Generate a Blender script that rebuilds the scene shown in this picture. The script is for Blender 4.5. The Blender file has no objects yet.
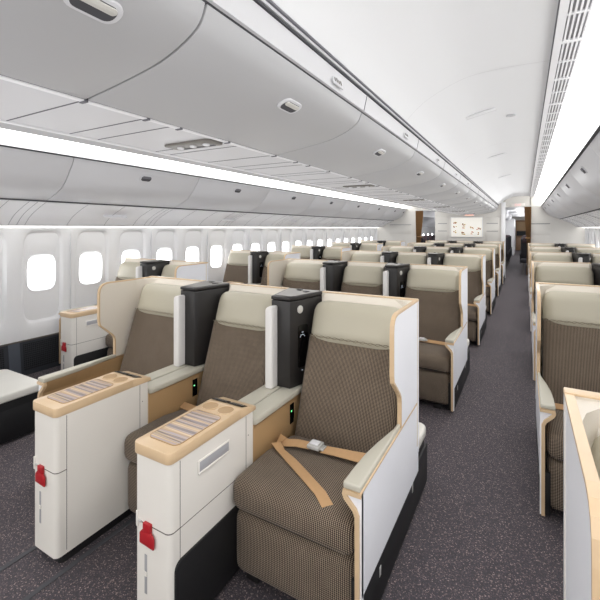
import bpy, bmesh, math, random
from mathutils import Vector, Matrix
random.seed(4)
C = bpy.context.scene.collection
TH = math.atan(225/397.0)
CU = -1.474            # centre line of the cabin (camera stands in the right aisle at x = 0)

# ------------------------------------------------------------------ materials
def lin(c):
    c = c/255.0
    return c/12.92 if c <= .04045 else ((c+.055)/1.055)**2.4
def rgb(t): return (lin(t[0]), lin(t[1]), lin(t[2]), 1)
def newmat(name):
    m = bpy.data.materials.new(name); m.use_nodes = True
    nt = m.node_tree; b = nt.nodes['Principled BSDF']
    return m, nt, b
def N(nt, t, **kw):
    n = nt.nodes.new(t)
    for k, v in kw.items():
        if k.startswith('i_'): n.inputs[k[2:].replace('_', ' ')].default_value = v
        else: setattr(n, k, v)
    return n
def plain(name, col, rough=.5, var=.04, scale=8, metal=0, bump=0, bscale=300, coat=0, spec=.5):
    m, nt, b = newmat(name)
    tc = N(nt, 'ShaderNodeTexCoord')
    nz = N(nt, 'ShaderNodeTexNoise'); nz.inputs['Scale'].default_value = scale; nz.inputs['Detail'].default_value = 3
    nt.links.new(tc.outputs['Object'], nz.inputs['Vector'])
    mx = N(nt, 'ShaderNodeMix', data_type='RGBA')
    c = rgb(col)
    mx.inputs[6].default_value = (c[0]*(1-var), c[1]*(1-var), c[2]*(1-var), 1)
    mx.inputs[7].default_value = (min(1, c[0]*(1+var)), min(1, c[1]*(1+var)), min(1, c[2]*(1+var)), 1)
    nt.links.new(nz.outputs['Fac'], mx.inputs[0]); nt.links.new(mx.outputs[2], b.inputs['Base Color'])
    b.inputs['Roughness'].default_value = rough; b.inputs['Metallic'].default_value = metal
    b.inputs['Coat Weight'].default_value = coat
    b.inputs['Specular IOR Level'].default_value = spec
    if bump:
        n2 = N(nt, 'ShaderNodeTexNoise'); n2.inputs['Scale'].default_value = bscale
        nt.links.new(tc.outputs['Object'], n2.inputs['Vector'])
        bp = N(nt, 'ShaderNodeBump'); bp.inputs['Strength'].default_value = bump; bp.inputs['Distance'].default_value = .002
        nt.links.new(n2.outputs['Fac'], bp.inputs['Height']); nt.links.new(bp.outputs[0], b.inputs['Normal'])
    return m
def emis(name, col, s):
    m, nt, b = newmat(name)
    tc = N(nt, 'ShaderNodeTexCoord'); nz = N(nt, 'ShaderNodeTexNoise'); nz.inputs['Scale'].default_value = .7
    nt.links.new(tc.outputs['Object'], nz.inputs['Vector'])
    ma = N(nt, 'ShaderNodeMath', operation='MULTIPLY_ADD'); ma.inputs[1].default_value = .1*s; ma.inputs[2].default_value = .95*s
    nt.links.new(nz.outputs['Fac'], ma.inputs[0])
    b.inputs['Base Color'].default_value = (0.8, 0.8, .8, 1)
    b.inputs['Emission Color'].default_value = rgb(col)
    nt.links.new(ma.outputs[0], b.inputs['Emission Strength'])
    return m
def fabric(name, dark, light, mid, k=900):
    m, nt, b = newmat(name)
    tc = N(nt, 'ShaderNodeTexCoord'); sp = N(nt, 'ShaderNodeSeparateXYZ')
    nt.links.new(tc.outputs['Object'], sp.inputs[0])
    def math_(op, a, b_=None):
        n = N(nt, 'ShaderNodeMath', operation=op)
        for i, v in enumerate((a, b_)):
            if v is None: continue
            if isinstance(v, (int, float)): n.inputs[i].default_value = v
            else: nt.links.new(v, n.inputs[i])
        return n.outputs[0]
    v = math_('ADD', sp.outputs['Y'], sp.outputs['Z'])
    p1 = math_('SINE', math_('MULTIPLY', math_('ADD', sp.outputs['X'], v), k))
    p2 = math_('SINE', math_('MULTIPLY', math_('SUBTRACT', sp.outputs['X'], v), k))
    pr = math_('MULTIPLY', p1, p2)
    cr = N(nt, 'ShaderNodeValToRGB')
    e = cr.color_ramp.elements
    e[0].position = .32; e[0].color = rgb(dark); e[1].position = .72; e[1].color = rgb(light)
    x = e.new(.5); x.color = rgb(mid)
    nt.links.new(math_('MULTIPLY_ADD', pr, .5), cr.inputs[0])
    cr.inputs[0].links[0].from_node.inputs[2].default_value = .5
    nz = N(nt, 'ShaderNodeTexNoise'); nz.inputs['Scale'].default_value = 14
    nt.links.new(tc.outputs['Object'], nz.inputs['Vector'])
    hs = N(nt, 'ShaderNodeHueSaturation')
    nt.links.new(math_('MULTIPLY_ADD', nz.outputs['Fac'], .25), hs.inputs['Value'])
    hs.inputs['Value'].links[0].from_node.inputs[2].default_value = .875
    nt.links.new(cr.outputs[0], hs.inputs['Color']); nt.links.new(hs.outputs[0], b.inputs['Base Color'])
    bp = N(nt, 'ShaderNodeBump'); bp.inputs['Strength'].default_value = .5; bp.inputs['Distance'].default_value = .001
    nt.links.new(pr, bp.inputs['Height']); nt.links.new(bp.outputs[0], b.inputs['Normal'])
    b.inputs['Roughness'].default_value = .9; b.inputs['Specular IOR Level'].default_value = .2
    b.inputs['Sheen Weight'].default_value = .1
    return m
def carpet_mat():
    m, nt, b = newmat('carpet')
    tc = N(nt, 'ShaderNodeTexCoord')
    vo = N(nt, 'ShaderNodeTexVoronoi'); vo.inputs['Scale'].default_value = 260
    nt.links.new(tc.outputs['Object'], vo.inputs['Vector'])
    cr = N(nt, 'ShaderNodeValToRGB'); e = cr.color_ramp.elements
    e[0].position = 0; e[0].color = rgb((64, 58, 62)); e[1].position = 1; e[1].color = rgb((168, 150, 146))
    for p, c in ((.55, (72, 68, 74)), (.66, (68, 65, 72)), (.84, (88, 80, 84)), (.93, (120, 106, 106))):
        x = e.new(p); x.color = rgb(c)
    cr.color_ramp.interpolation = 'LINEAR'
    sp = N(nt, 'ShaderNodeSeparateColor'); nt.links.new(vo.outputs['Color'], sp.inputs[0])
    nt.links.new(sp.outputs[0], cr.inputs[0])
    nt.links.new(cr.outputs[0], b.inputs['Base Color'])
    bp = N(nt, 'ShaderNodeBump'); bp.inputs['Strength'].default_value = .4; bp.inputs['Distance'].default_value = .003
    nt.links.new(vo.outputs['Distance'], bp.inputs['Height']); nt.links.new(bp.outputs[0], b.inputs['Normal'])
    b.inputs['Roughness'].default_value = .8; b.inputs['Specular IOR Level'].default_value = .25; b.inputs['Sheen Weight'].default_value = .07; b.inputs['Sheen Roughness'].default_value = .5
    return m
def stripes_mat():
    m, nt, b = newmat('striped_veneer')
    tc = N(nt, 'ShaderNodeTexCoord'); mp = N(nt, 'ShaderNodeMapping'); mp.inputs['Scale'].default_value = (1.5, 70, 1)
    nt.links.new(tc.outputs['Object'], mp.inputs[0])
    nz = N(nt, 'ShaderNodeTexNoise'); nz.inputs['Scale'].default_value = 1.0; nz.inputs['Detail'].default_value = 2
    nt.links.new(mp.outputs[0], nz.inputs['Vector'])
    cr = N(nt, 'ShaderNodeValToRGB'); e = cr.color_ramp.elements
    e[0].position = .30; e[0].color = rgb((84, 72, 72)); e[1].position = .72; e[1].color = rgb((212, 190, 158))
    for p, c in ((.38, (150, 138, 142)), (.45, (104, 88, 82)), (.50, (196, 172, 140)), (.56, (168, 158, 166)), (.63, (178, 146, 110))):
        x = e.new(p); x.color = rgb(c)
    nt.links.new(nz.outputs['Fac'], cr.inputs[0]); nt.links.new(cr.outputs[0], b.inputs['Base Color'])
    b.inputs['Roughness'].default_value = .5; b.inputs['Coat Weight'].default_value = .08
    return m
M = dict(
 shell=plain('shell_white', (226, 224, 222), .35, .02), outer=plain('shell_outer_white', (240, 241, 246), .3, .02),
 cream=plain('cream_leather', (183, 177, 159), .45, .03, 6, bump=.15, bscale=500),
 creamd=plain('cream_stitch', (128, 120, 104), .6), pad=plain('pad_leather', (190, 186, 172), .45, .03, bump=.1, bscale=500),
 inner=plain('inner_cream', (224, 216, 203), .5, .02), wood=plain('pale_wood', (212, 184, 148), .4, .07, 12, coat=.2),
 tan=plain('tan_panel', (172, 140, 100), .45, .06, 5), cons=plain('console_white', (230, 226, 219), .35, .02),
 seam=plain('seam_dark', (96, 90, 84), .8), black=plain('black_plastic', (34, 32, 32), .42, .1, bump=.1, bscale=600),
 black2=plain('black_cover', (22, 22, 24), .6, .1), lid=plain('grey_lid', (110, 106, 100), .35, .05), glass=plain('black_glass', (8, 8, 10), .12),
 red=plain('red_tag', (170, 24, 34), .45, .08), belt=plain('tan_webbing', (190, 152, 110), .7, .08, 60, bump=.3, bscale=400),
 steel=plain('brushed_metal', (205, 205, 202), .35, .04, metal=.3), fab=fabric('woven_brown', (36, 28, 22), (158, 142, 124), (86, 75, 66), 430),
 fabseam=plain('fabric_seam', (48, 40, 36), .95), cap=plain('pod_cap', (214, 211, 203), .4, .03),
 bin=plain('bin_plastic', (174, 174, 176), .4, .015, 1.5), binl=plain('rail_plastic', (232, 232, 235), .35, .01),
 under=plain('underside_plastic', (208, 208, 211), .4, .015), rail=plain('bin_rail', (206, 206, 209), .5, .01), obin=plain('outboard_bin', (204, 204, 207), .4, .015, 1.5), psu=plain('outboard_service_panel', (238, 238, 240), .45, .01), ceil=plain('ceiling_panel', (232, 233, 235), .5, .01, 1), groove=plain('groove', (112, 112, 118), .8),
 dark=plain('dark_gap', (70, 70, 74), .8), wall=plain('sidewall', (238, 238, 239), .5, .01, 2), bulk=plain('bulkhead_panel', (220, 217, 211), .5, .015, 2),
 dado=plain('dado_dark', (52, 55, 62), .6, .06), dadop=plain('dado_post', (84, 90, 100), .5, .05), mesh=plain('vent_black', (24, 25, 28), .7),
 carpet=carpet_mat(), stripes=stripes_mat(), curtain=plain('brown_curtain', (142, 108, 70), .8, .15, 20),
 econ=plain('dark_seat', (42, 40, 46), .8, .1, 30), econh=plain('dark_seat_headrest', (70, 52, 56), .7, .1), galley=plain('galley_brown', (150, 118, 90), .5, .1),
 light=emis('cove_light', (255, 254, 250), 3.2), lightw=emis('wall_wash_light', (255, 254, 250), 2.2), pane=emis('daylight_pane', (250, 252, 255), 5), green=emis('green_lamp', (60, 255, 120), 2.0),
 disp=emis('display', (200, 220, 245), .7), lightgrey=plain('handle_grey', (168, 168, 172), .5), disc=plain('grey_disc', (196, 194, 188), .4, .03), exitw=plain('sign_white', (240, 236, 230), .4), exitr=emis('sign_red', (220, 50, 30), .8), amber=emis('amber_sign', (255, 140, 84), 1.2),
 art=emis('lit_picture', (252, 240, 208), .28), artd=plain('picture_brown', (140, 98, 60), .6, .2, 40), artr=plain('picture_red', (186, 104, 84), .6, .2, 40), artg=plain('picture_ochre', (196, 170, 110), .6, .2, 40), vent=plain('vent_slot', (160, 160, 162), .8),
)

# ------------------------------------------------------------------ mesh builder
def rrect(x0, x1, y0, y1, r, n=5, corners=(1, 1, 1, 1)):
    """rounded rectangle, ccw; corners: (x0y0, x1y0, x1y1, x0y1)"""
    out = []
    for k, (cx, cy, a0, sx, sy) in enumerate(((x0, y0, 180, 1, 1), (x1, y0, 270, -1, 1), (x1, y1, 0, -1, -1), (x0, y1, 90, 1, -1))):
        if not corners[k] or r <= 0: out.append((cx, cy)); continue
        for i in range(n+1):
            a = math.radians(a0+90*i/n)
            out.append((cx+sx*r+r*math.cos(a), cy+sy*r+r*math.sin(a)))
    return out
class MB:
    def __init__(s): s.bm = bmesh.new(); s.mats = []
    def mi(s, m):
        m = M[m]
        if m not in s.mats: s.mats.append(m)
        return s.mats.index(m)
    def _fin(s, vs, m, bevel=0, seg=2):
        vset = set(vs); i = s.mi(m)
        fs = [f for f in s.bm.faces if f.verts[0] in vset] if False else list({f for v in vs for f in v.link_faces})
        for f in fs: f.material_index = i
        bmesh.ops.recalc_face_normals(s.bm, faces=fs)
        if bevel:
            es = list({e for v in vs for e in v.link_edges if len(e.link_faces) == 2 and e.calc_face_angle(0) > .5})
            r = bmesh.ops.bevel(s.bm, geom=es, offset=bevel, segments=seg, profile=.5, affect='EDGES', clamp_overlap=True)
            vs = list({v for f in r['faces'] for v in f.verts} | {v for v in vs if v.is_valid})
            for f in r['faces']: f.material_index = i
        return vs
    def box(s, x0, x1, y0, y1, z0, z1, m, bevel=0, seg=2):
        return s.prism([(x0, y0), (x1, y0), (x1, y1), (x0, y1)], 'z', z0, z1, m, bevel, seg)
    def prism(s, pts, ax, a, b, m, bevel=0, seg=2):
        def P(p, t):
            return {'x': (t, p[0], p[1]), 'y': (p[0], t, p[1]), 'z': (p[0], p[1], t)}[ax]
        A = [s.bm.verts.new(P(p, a)) for p in pts]; B = [s.bm.verts.new(P(p, b)) for p in pts]
        n = len(pts)
        s.bm.faces.new(A); s.bm.faces.new(B[::-1])
        for i in range(n): s.bm.faces.new((A[i], B[i], B[(i+1) % n], A[(i+1) % n]))
        return s._fin(A+B, m, bevel, seg)
    def quad(s, ps, m):
        v = [s.bm.verts.new(p) for p in ps]; f = s.bm.faces.new(v); f.material_index = s.mi(m); return v
    def sheet(s, pts, ax, a, b, m, th=0):
        """open profile extruded along an axis"""
        def P(p, t):
            return {'x': (t, p[0], p[1]), 'y': (p[0], t, p[1]), 'z': (p[0], p[1], t)}[ax]
        A = [s.bm.verts.new(P(p, a)) for p in pts]; B = [s.bm.verts.new(P(p, b)) for p in pts]
        for i in range(len(pts)-1):
            f = s.bm.faces.new((A[i], B[i], B[i+1], A[i+1])); f.material_index = s.mi(m)
        return A+B
    def band(s, pts, t, ax, a, b, m, closed=False, bevel=0, out=0):
        """thick strip following a polyline (offset to its left by t), extruded along an axis"""
        n = len(pts); off = []; src = []
        for i in range(n):
            p = Vector(pts[i]); q0 = Vector(pts[i-1]) if (i > 0 or closed) else None; q1 = Vector(pts[(i+1) % n]) if (i < n-1 or closed) else None
            d0 = (p-q0).normalized() if q0 is not None else (q1-p).normalized()
            d1 = (q1-p).normalized() if q1 is not None else d0
            n0 = Vector((-d0.y, d0.x)); n1 = Vector((-d1.y, d1.x)); nn = (n0+n1)
            nn = nn.normalized() if nn.length > 1e-6 else n0
            k = min(2.0, 1/max(.3, nn.dot(n0))); off.append((p.x+nn.x*t*k, p.y+nn.y*t*k)); src.append((p.x-nn.x*out*k, p.y-nn.y*out*k))
        for i in range(n if closed else n-1):
            j = (i+1) % n; s.prism([src[i], src[j], off[j], off[i]], ax, a, b, m)
    def tube(s, pts, r, m, n=6, rz=None):
        pts = [Vector(p) for p in pts]; rings = []; vs = []
        for i, p in enumerate(pts):
            d = ((pts[min(i+1, len(pts)-1)]-pts[max(i-1, 0)])).normalized()
            up = Vector((0, 0, 1)) if abs(d.z) < .9 else Vector((1, 0, 0))
            a = d.cross(up).normalized(); b_ = d.cross(a)
            ring = [s.bm.verts.new(p+a*r*math.cos(2*math.pi*k/n)+b_*(rz or r)*math.sin(2*math.pi*k/n)) for k in range(n)]
            rings.append(ring); vs += ring
        for i in range(len(rings)-1):
            for k in range(n): s.bm.faces.new((rings[i][k], rings[i][(k+1) % n], rings[i+1][(k+1) % n], rings[i+1][k]))
        s.bm.faces.new(rings[0][::-1]); s.bm.faces.new(rings[-1])
        return s._fin(vs, m)
    def ribbon(s, pts, w, t, m):
        """flat strap: pts (x,y,z, wx,wy,wz) with width direction"""
        L = []; vs = []
        for p in pts:
            c = Vector(p[:3]); wd = Vector(p[3:6]).normalized()*w/2
            q = [c-wd, c+wd, c+wd+Vector((0, 0, t)), c-wd+Vector((0, 0, t))]
            q = [s.bm.verts.new(v) for v in q]; L.append(q); vs += q
        for i in range(len(L)-1):
            for k in range(4): s.bm.faces.new((L[i][k], L[i][(k+1) % 4], L[i+1][(k+1) % 4], L[i+1][k]))
        s.bm.faces.new(L[0][::-1]); s.bm.faces.new(L[-1]); return s._fin(vs, m)
    def cushion(s, c, h, r, m, bulge=(0, 0, 0), n=6, rc=4, fn=None):
        """soft rounded block: centre c, half sizes h, corner radius r; bulge adds swelling per axis"""
        def ticks(H, r_):
            a = [-H+r_*(1-math.cos(math.pi/2*i/rc)) for i in range(rc)]
            b_ = [-H+r_+(2*(H-r_))*i/n for i in range(n+1)]
            e = [H-r_*(1-math.cos(math.pi/2*i/rc)) for i in range(rc)][::-1]
            return a+b_+e
        T = [ticks(h[k], min(r, h[k]*.999)) for k in range(3)]; cache = {}; i_ = s.mi(m); vs = []
        def V(p):
            key = tuple(round(x, 6) for x in p)
            if key in cache: return cache[key]
            rr = [min(r, h[k]*.999) for k in range(3)]; q = [max(-(h[k]-rr[k]), min(h[k]-rr[k], p[k])) for k in range(3)]
            d = [(p[k]-q[k])/rr[k] for k in range(3)]; L = math.sqrt(sum(x*x for x in d)) or 1
            mxd = max(abs(x) for x in d)
            # spread ticks over the sphere corner
            f = [math.sin(min(1, abs(x))*math.pi/2)*(1 if x >= 0 else -1) for x in d]
            L = math.sqrt(sum(x*x for x in f)) or 1
            o = [q[k]+rr[k]*f[k]/L for k in range(3)]
            u = [o[k]/h[k] for k in range(3)]
            for k in range(3):
                a, b_ = [j for j in range(3) if j != k]
                o[k] += bulge[k]*u[k]*(1-u[a]**2)*(1-u[b_]**2)
            if fn: o = fn(o)
            v = s.bm.verts.new((c[0]+o[0], c[1]+o[1], c[2]+o[2])); cache[key] = v; vs.append(v); return v
        for k in range(3):
            a, b_ = [(1, 2), (2, 0), (0, 1)][k]
            for sg in (-1, 1):
                for i in range(len(T[a])-1):
                    for j in range(len(T[b_])-1):
                        ps = []
                        for (ii, jj) in ((i, j), (i+1, j), (i+1, j+1), (i, j+1)):
                            p = [0, 0, 0]; p[k] = sg*h[k]; p[a] = T[a][ii]; p[b_] = T[b_][jj]; ps.append(V(p))
                        if sg < 0: ps.reverse()
                        if len(set(ps)) == 4:
                            try: f = s.bm.faces.new(ps); f.material_index = i_
                            except ValueError: pass
        return vs
    def move(s, vs, mat):
        for v in vs:
            if v.is_valid: v.co = mat @ v.co
    def build(s, name, parent=None, angle=35, loc=None):
        me = bpy.data.meshes.new(name); s.bm.normal_update(); s.bm.to_mesh(me); s.bm.free()
        for m in s.mats: me.materials.append(m)
        me.polygons.foreach_set('use_smooth', [True]*len(me.polygons))
        me.set_sharp_from_angle(angle=math.radians(angle))
        o = bpy.data.objects.new(name, me); C.objects.link(o)
        if parent: o.parent = parent
        if loc: o.location = loc
        return o
def tag(o, label, cat, group=None):
    o['label'] = label; o['category'] = cat
    if group: o['group'] = group
    return o
def struct(mb, name, angle=35):
    o = mb.build(name, angle=angle); o['kind'] = 'structure'; return o
def empty(name, loc=(0, 0, 0)):
    o = bpy.data.objects.new(name, None); C.objects.link(o); o.location = loc; o.empty_display_size = .1; return o
KIDS = {}
def copy_tree(o, parent=None):
    c = o.copy(); C.objects.link(c)
    if parent: c.parent = parent
    for ch in list(o.children): copy_tree(ch, c)
    return c
used = set()
def place(proto, x, y, label, cat, group=None, z=0):
    if proto.name in used: o = copy_tree(proto)
    else: o = proto; used.add(proto.name)
    o.location = (x, y, z)
    for k in ('group',):
        if k in o: del o[k]
    return tag(o, label, cat, group)

# ------------------------------------------------------------------ seat
def make_seat(kind, wing=True):
    """local: x across, y aft (shell back at 0, front edge -0.80). kind L / M / R = side that carries the outer panel"""
    sg = {'L': -1, 'M': 0, 'R': 1}[kind]
    root = empty('business_seat')
    xi0, xi1 = (-.25, .25) if sg == 0 else ((-.25, .285) if sg > 0 else (-.285, .25))
    cx, hw = (xi0+xi1)/2, (xi1-xi0)/2
    # cushion
    mb = MB()
    def slope(o):
        o[2] += -.035*(o[1]/.25) if o[1] > 0 else 0
        return o
    mb.cushion((cx, -.55, .372), (hw, .25, .066), .042, 'fab', bulge=(0, .008, .008), n=6, fn=slope)
    mb.build('seat_cushion', root, 60)
    mb = MB(); mb.cushion((cx, -.52, .175), (hw-.004, .262, .128), .04, 'fab', bulge=(0, .01, 0), n=5)
    mb.build('leg_rest', root, 60)
    # backrest (built upright then reclined)
    b0, b1 = (-.235, .235) if sg == 0 else ((-.235, .288) if sg > 0 else (-.288, .235))
    bcx, hb = (b0+b1)/2, (b1-b0)/2
    rec = Matrix.Translation((bcx, -.328, .345)) @ Matrix.Rotation(math.radians(-18), 4, 'X')
    mb = MB()
    def taper(o):
        t = (o[2]+.29)/.58
        o[0] *= 1-.02*t
        if o[1] < 0: o[1] -= .018*max(0, abs(o[0])/hb-.55)/.45    # side bolsters swell
        return o
    vs = mb.cushion((0, .05, .29), (hb, .05, .29), .04, 'fab', bulge=(0, .006, 0), n=10, fn=taper)
    for sx in (-1, 1):
        pts = [(sx*hb*(.70+.06*math.cos(t*2.6)+.10*t), -.0065-.004, .03+.5*t) for t in [i/10 for i in range(11)]]
        vs += mb.tube([(p[0], p[1]+.0035, p[2]) for p in pts], .0018, 'fabseam', 5)
    mb.move(vs, rec); mb.build('backrest', root, 60)
    mb = MB(); hh = hb*.985
    CR = .06
    def dome(o):
        z = o[2]
        if z > 0: o[0] *= 1-.05*(z/.12)**3
        return o
    vs = mb.cushion((0, .042, .632), (hh, .06, .118), CR, 'cream', bulge=(0, .010, .002), n=8, fn=dome)
    mb.move(vs, rec); hr = mb.build('headrest', root, 60)
    mb = MB(); pts = []; vs = []
    for r_ in range(2):
        pts = []
        for i in range(61):
            x = -hh*.93+1.86*hh*i/60
            y = -.0245+.004*(x/hh)**2
            pts.append((x, y+.001, .548+.004*r_+.0035*math.sin(i*1.3+r_*2.2)))
        vs += mb.tube(pts, .0013, 'creamd', 4)
    mb.move(vs, rec); mb.build('stitching', hr, 60)
    # shell
    mb = MB(); z1 = 1.08
    x0 = -.222 if sg >= 0 else -.318; x1 = .222 if sg <= 0 else .318
    mb.box(x0, x1, -.012, .0, .34, z1, 'inner'); mb.box(x0, x1, 0, .02, .30, z1, 'outer')
    mb.box(x0, x1, -.013, .021, z1, z1+.006, 'wood', .002)
    # slope from shell top to behind the headrest
    mb.prism([(-.012, z1-.004), (-.012, .62), (-.10, .62), (-.055, 1.03)], 'x', x0+.02, x1-.02, 'inner')
    if sg and wing:
        # coved inner corner
        a = sg*.300
        co = [(a, -.14), (a-sg*.012, -.09), (a-sg*.045, -.04), (a-sg*.10, -.012), (a, -.012)]
        mb.prism(co, 'z', .56, z1-.004, 'inner')
    mb.build('shell_back', root, 40)
    if sg and wing:
        prof = [(-.0, .565), (.02, .565), (.02, z1), (-.36, z1), (-.39, z1-.006), (-.41, z1-.019), (-.422, z1-.04), (-.427, z1-.075), (-.427, .83), (-.42, .80), (-.33, .72), (-.315, .70), (-.31, .68), (-.31, .565)]
        mb = MB(); xo, xin = .317, .302
        mb.prism(prof, 'x', sg*xo, sg*(xo-.007), 'outer'); mb.prism(prof, 'x', sg*(xo-.007), sg*xin, 'inner')
        w = mb.build('side_wing', root, 40)
        mb = MB(); e = prof[2:]
        a, b_ = sorted((sg*(xo+.0015), sg*(xin-.0015)))
        mb.band(e, .006, 'x', a, b_, 'wood', out=.003); mb.build('wood_edging', w, 40)
    if sg:
        # lower side panel
        xo, xin = .316, .302
        X = lambda v: sg*v
        mb = MB()
        mb.prism([(X(.316), .20), (X(.316), .552), (X(.308), .552), (X(.308), .20)], 'y', -.795, .02, 'outer')
        mb.prism([(X(.308), .20), (X(.308), .555), (X(.300), .555), (X(.298), .20)], 'y', -.79, .0, 'tan')
        p = mb.build('side_panel', root, 40)
        mb = MB()   # front wood frame with the lip under the pad, seen from the front
        path = [(X(.316), .556), (X(.252), .556), (X(.249), .540), (X(.256), .524), (X(.288), .492), (X(.295), .475), (X(.296), .03)]
        mb.band(path, .014*sg, 'y', -.806, -.786, 'wood', out=.001*sg)
        mb.prism([(X(.316), .556), (X(.262), .545), (X(.264), .526), (X(.300), .485), (X(.303), .03), (X(.316), .03)], 'y', -.796, -.78, 'outer')
        mb.box(*sorted((X(.3175), X(.309))), -.8, .02, .552, .562, 'wood', .002)
        mb.build('wood_front_frame', p, 40)
        mb = MB()
        plan = [(X(.314), -.803), (X(.250), -.803), (X(.252), -.70), (X(.258), -.60), (X(.272), -.50), (X(.287), -.42), (X(.298), -.36), (X(.300), -.30), (X(.314), -.30)]
        mb.prism(plan, 'z', .557, .582, 'pad', .007, 3); mb.build('armrest_pad', root, 50)
        mb = MB()   # under-pad support tapering to the panel
        for k in range(4):
            mb.prism([(X(.30), .48), (X(.26+.01*k), .535), (X(.255+.012*k), .557), (X(.31), .557)], 'y', -.79+.1*k, -.69+.1*k, 'tan')
        mb.build('armrest_support', root, 40)
        mb = MB(); mb.box(*sorted((X(.313), X(.27))), -.78, .25, .02, .235, 'black2', .006)
        mb.box(*sorted((X(.3145), X(.30))), -.60, -.58, .12, .16, 'steel', .003)
        mb.box(*sorted((X(.3145), X(.30))), -.10, -.08, .15, .20, 'steel', .003)
        mb.build('base_cover', root, 40)
    # base
    mb = MB(); mb.box(cx-hw+.02, cx+hw-.02, -.46, .0, .03, .30, 'black2', .01)
    for sx in (-.18, .18): mb.box(sx-.03, sx+.03, -.74, -.02, .0, .035, 'black', .004)
    mb.build('seat_base', root, 40)
    # footwell box behind the shell
    px0, px1 = (-.25, .25) if sg == 0 else ((-.25, .312) if sg > 0 else (-.312, .25))
    mb = MB(); plan = rrect(px0, px1, .0, .26, .05, 5, (0, 0, 1, 1))
    mb.prism([(cx+(x-cx)*.97, y*.97) for x, y in plan], 'z', .02, .285, 'black2')
    pod = mb.build('footwell_box', root, 40)
    mb = MB(); mb.prism(plan, 'z', .285, .34, 'cap', .012, 3); mb.build('padded_cap', pod, 50)
    return root
def seat_belt(x0, x1, fancy=False):
    mb = MB()
    if fancy:
        L = [(-.25, -.40, .425, 0, .3, 1), (-.23, -.46, .444, 0, .8, .6), (-.175, -.49, .452, .2, 1, .4), (-.12, -.475, .458, -.1, 1, .25), (-.055, -.462, .456, 0, 1, .2)]
        mb.ribbon(L, .044, .003, 'belt')
        R = [(.0, -.458, .454, 0, 1, .2), (.08, -.452, .458, 0, 1, .3), (.16, -.45, .462, 0, 1, .5), (.23, -.44, .462, 0, .9, .8), (.285, -.42, .44, 0, .5, 1)]
        mb.ribbon(R, .044, .003, 'belt')
        T = [(-.19, -.485, .456, .35, 1, .2), (-.205, -.52, .458, .9, .6, .1), (-.165, -.55, .452, 1, .3, 0), (-.08, -.595, .450, .8, .8, 0), (.02, -.655, .449, .75, .8, 0), (.12, -.715, .446, .7, .8, 0), (.17, -.755, .437, .75, .8, 0)]
        mb.ribbon(T, .044, .003, 'belt')
    else:
        n = 8; h = []
        for i in range(n+1):
            t = i/n; x = x0+(x1-x0)*t
            h.append((x, -.40-.05*math.sin(math.pi*t), .428+.022*math.sin(math.pi*t), 0, 1, .35))
        mb.ribbon(h, .044, .003, 'belt')
    return mb
def buckle(parent, x=-.03, y=-.458, z=.458):
    mb = MB(); mb.box(x-.034, x+.028, y-.030, y+.030, z-.002, z+.016, 'steel', .005); mb.box(x-.024, x+.016, y-.018, y+.018, z+.016, z+.021, 'binl', .002)
    mb.box(x+.028, x+.044, y-.02, y+.02, z, z+.008, 'steel', .002)
    return mb.build('buckle', parent)
protos = {}
for k in 'LMR':
    r = make_seat(k)
    xa, xb = {'L': (-.285, .25), 'M': (-.25, .25), 'R': (-.25, .285)}[k]
    b_ = seat_belt(xa, xb).build('seat_belt', r); buckle(b_, x=.0 if k != 'L' else -.02, y=-.45, z=.452)
    protos[k] = r
for k in 'LR':
    r = make_seat(k, False); b_ = seat_belt(*((-.285, .25) if k == 'L' else (-.25, .285))).build('seat_belt', r); buckle(b_, x=.0, y=-.45, z=.452); protos['W'+k] = r
front = make_seat('R')
b_ = seat_belt(0, 0, True).build('seat_belt', front); buckle(b_)

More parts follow.
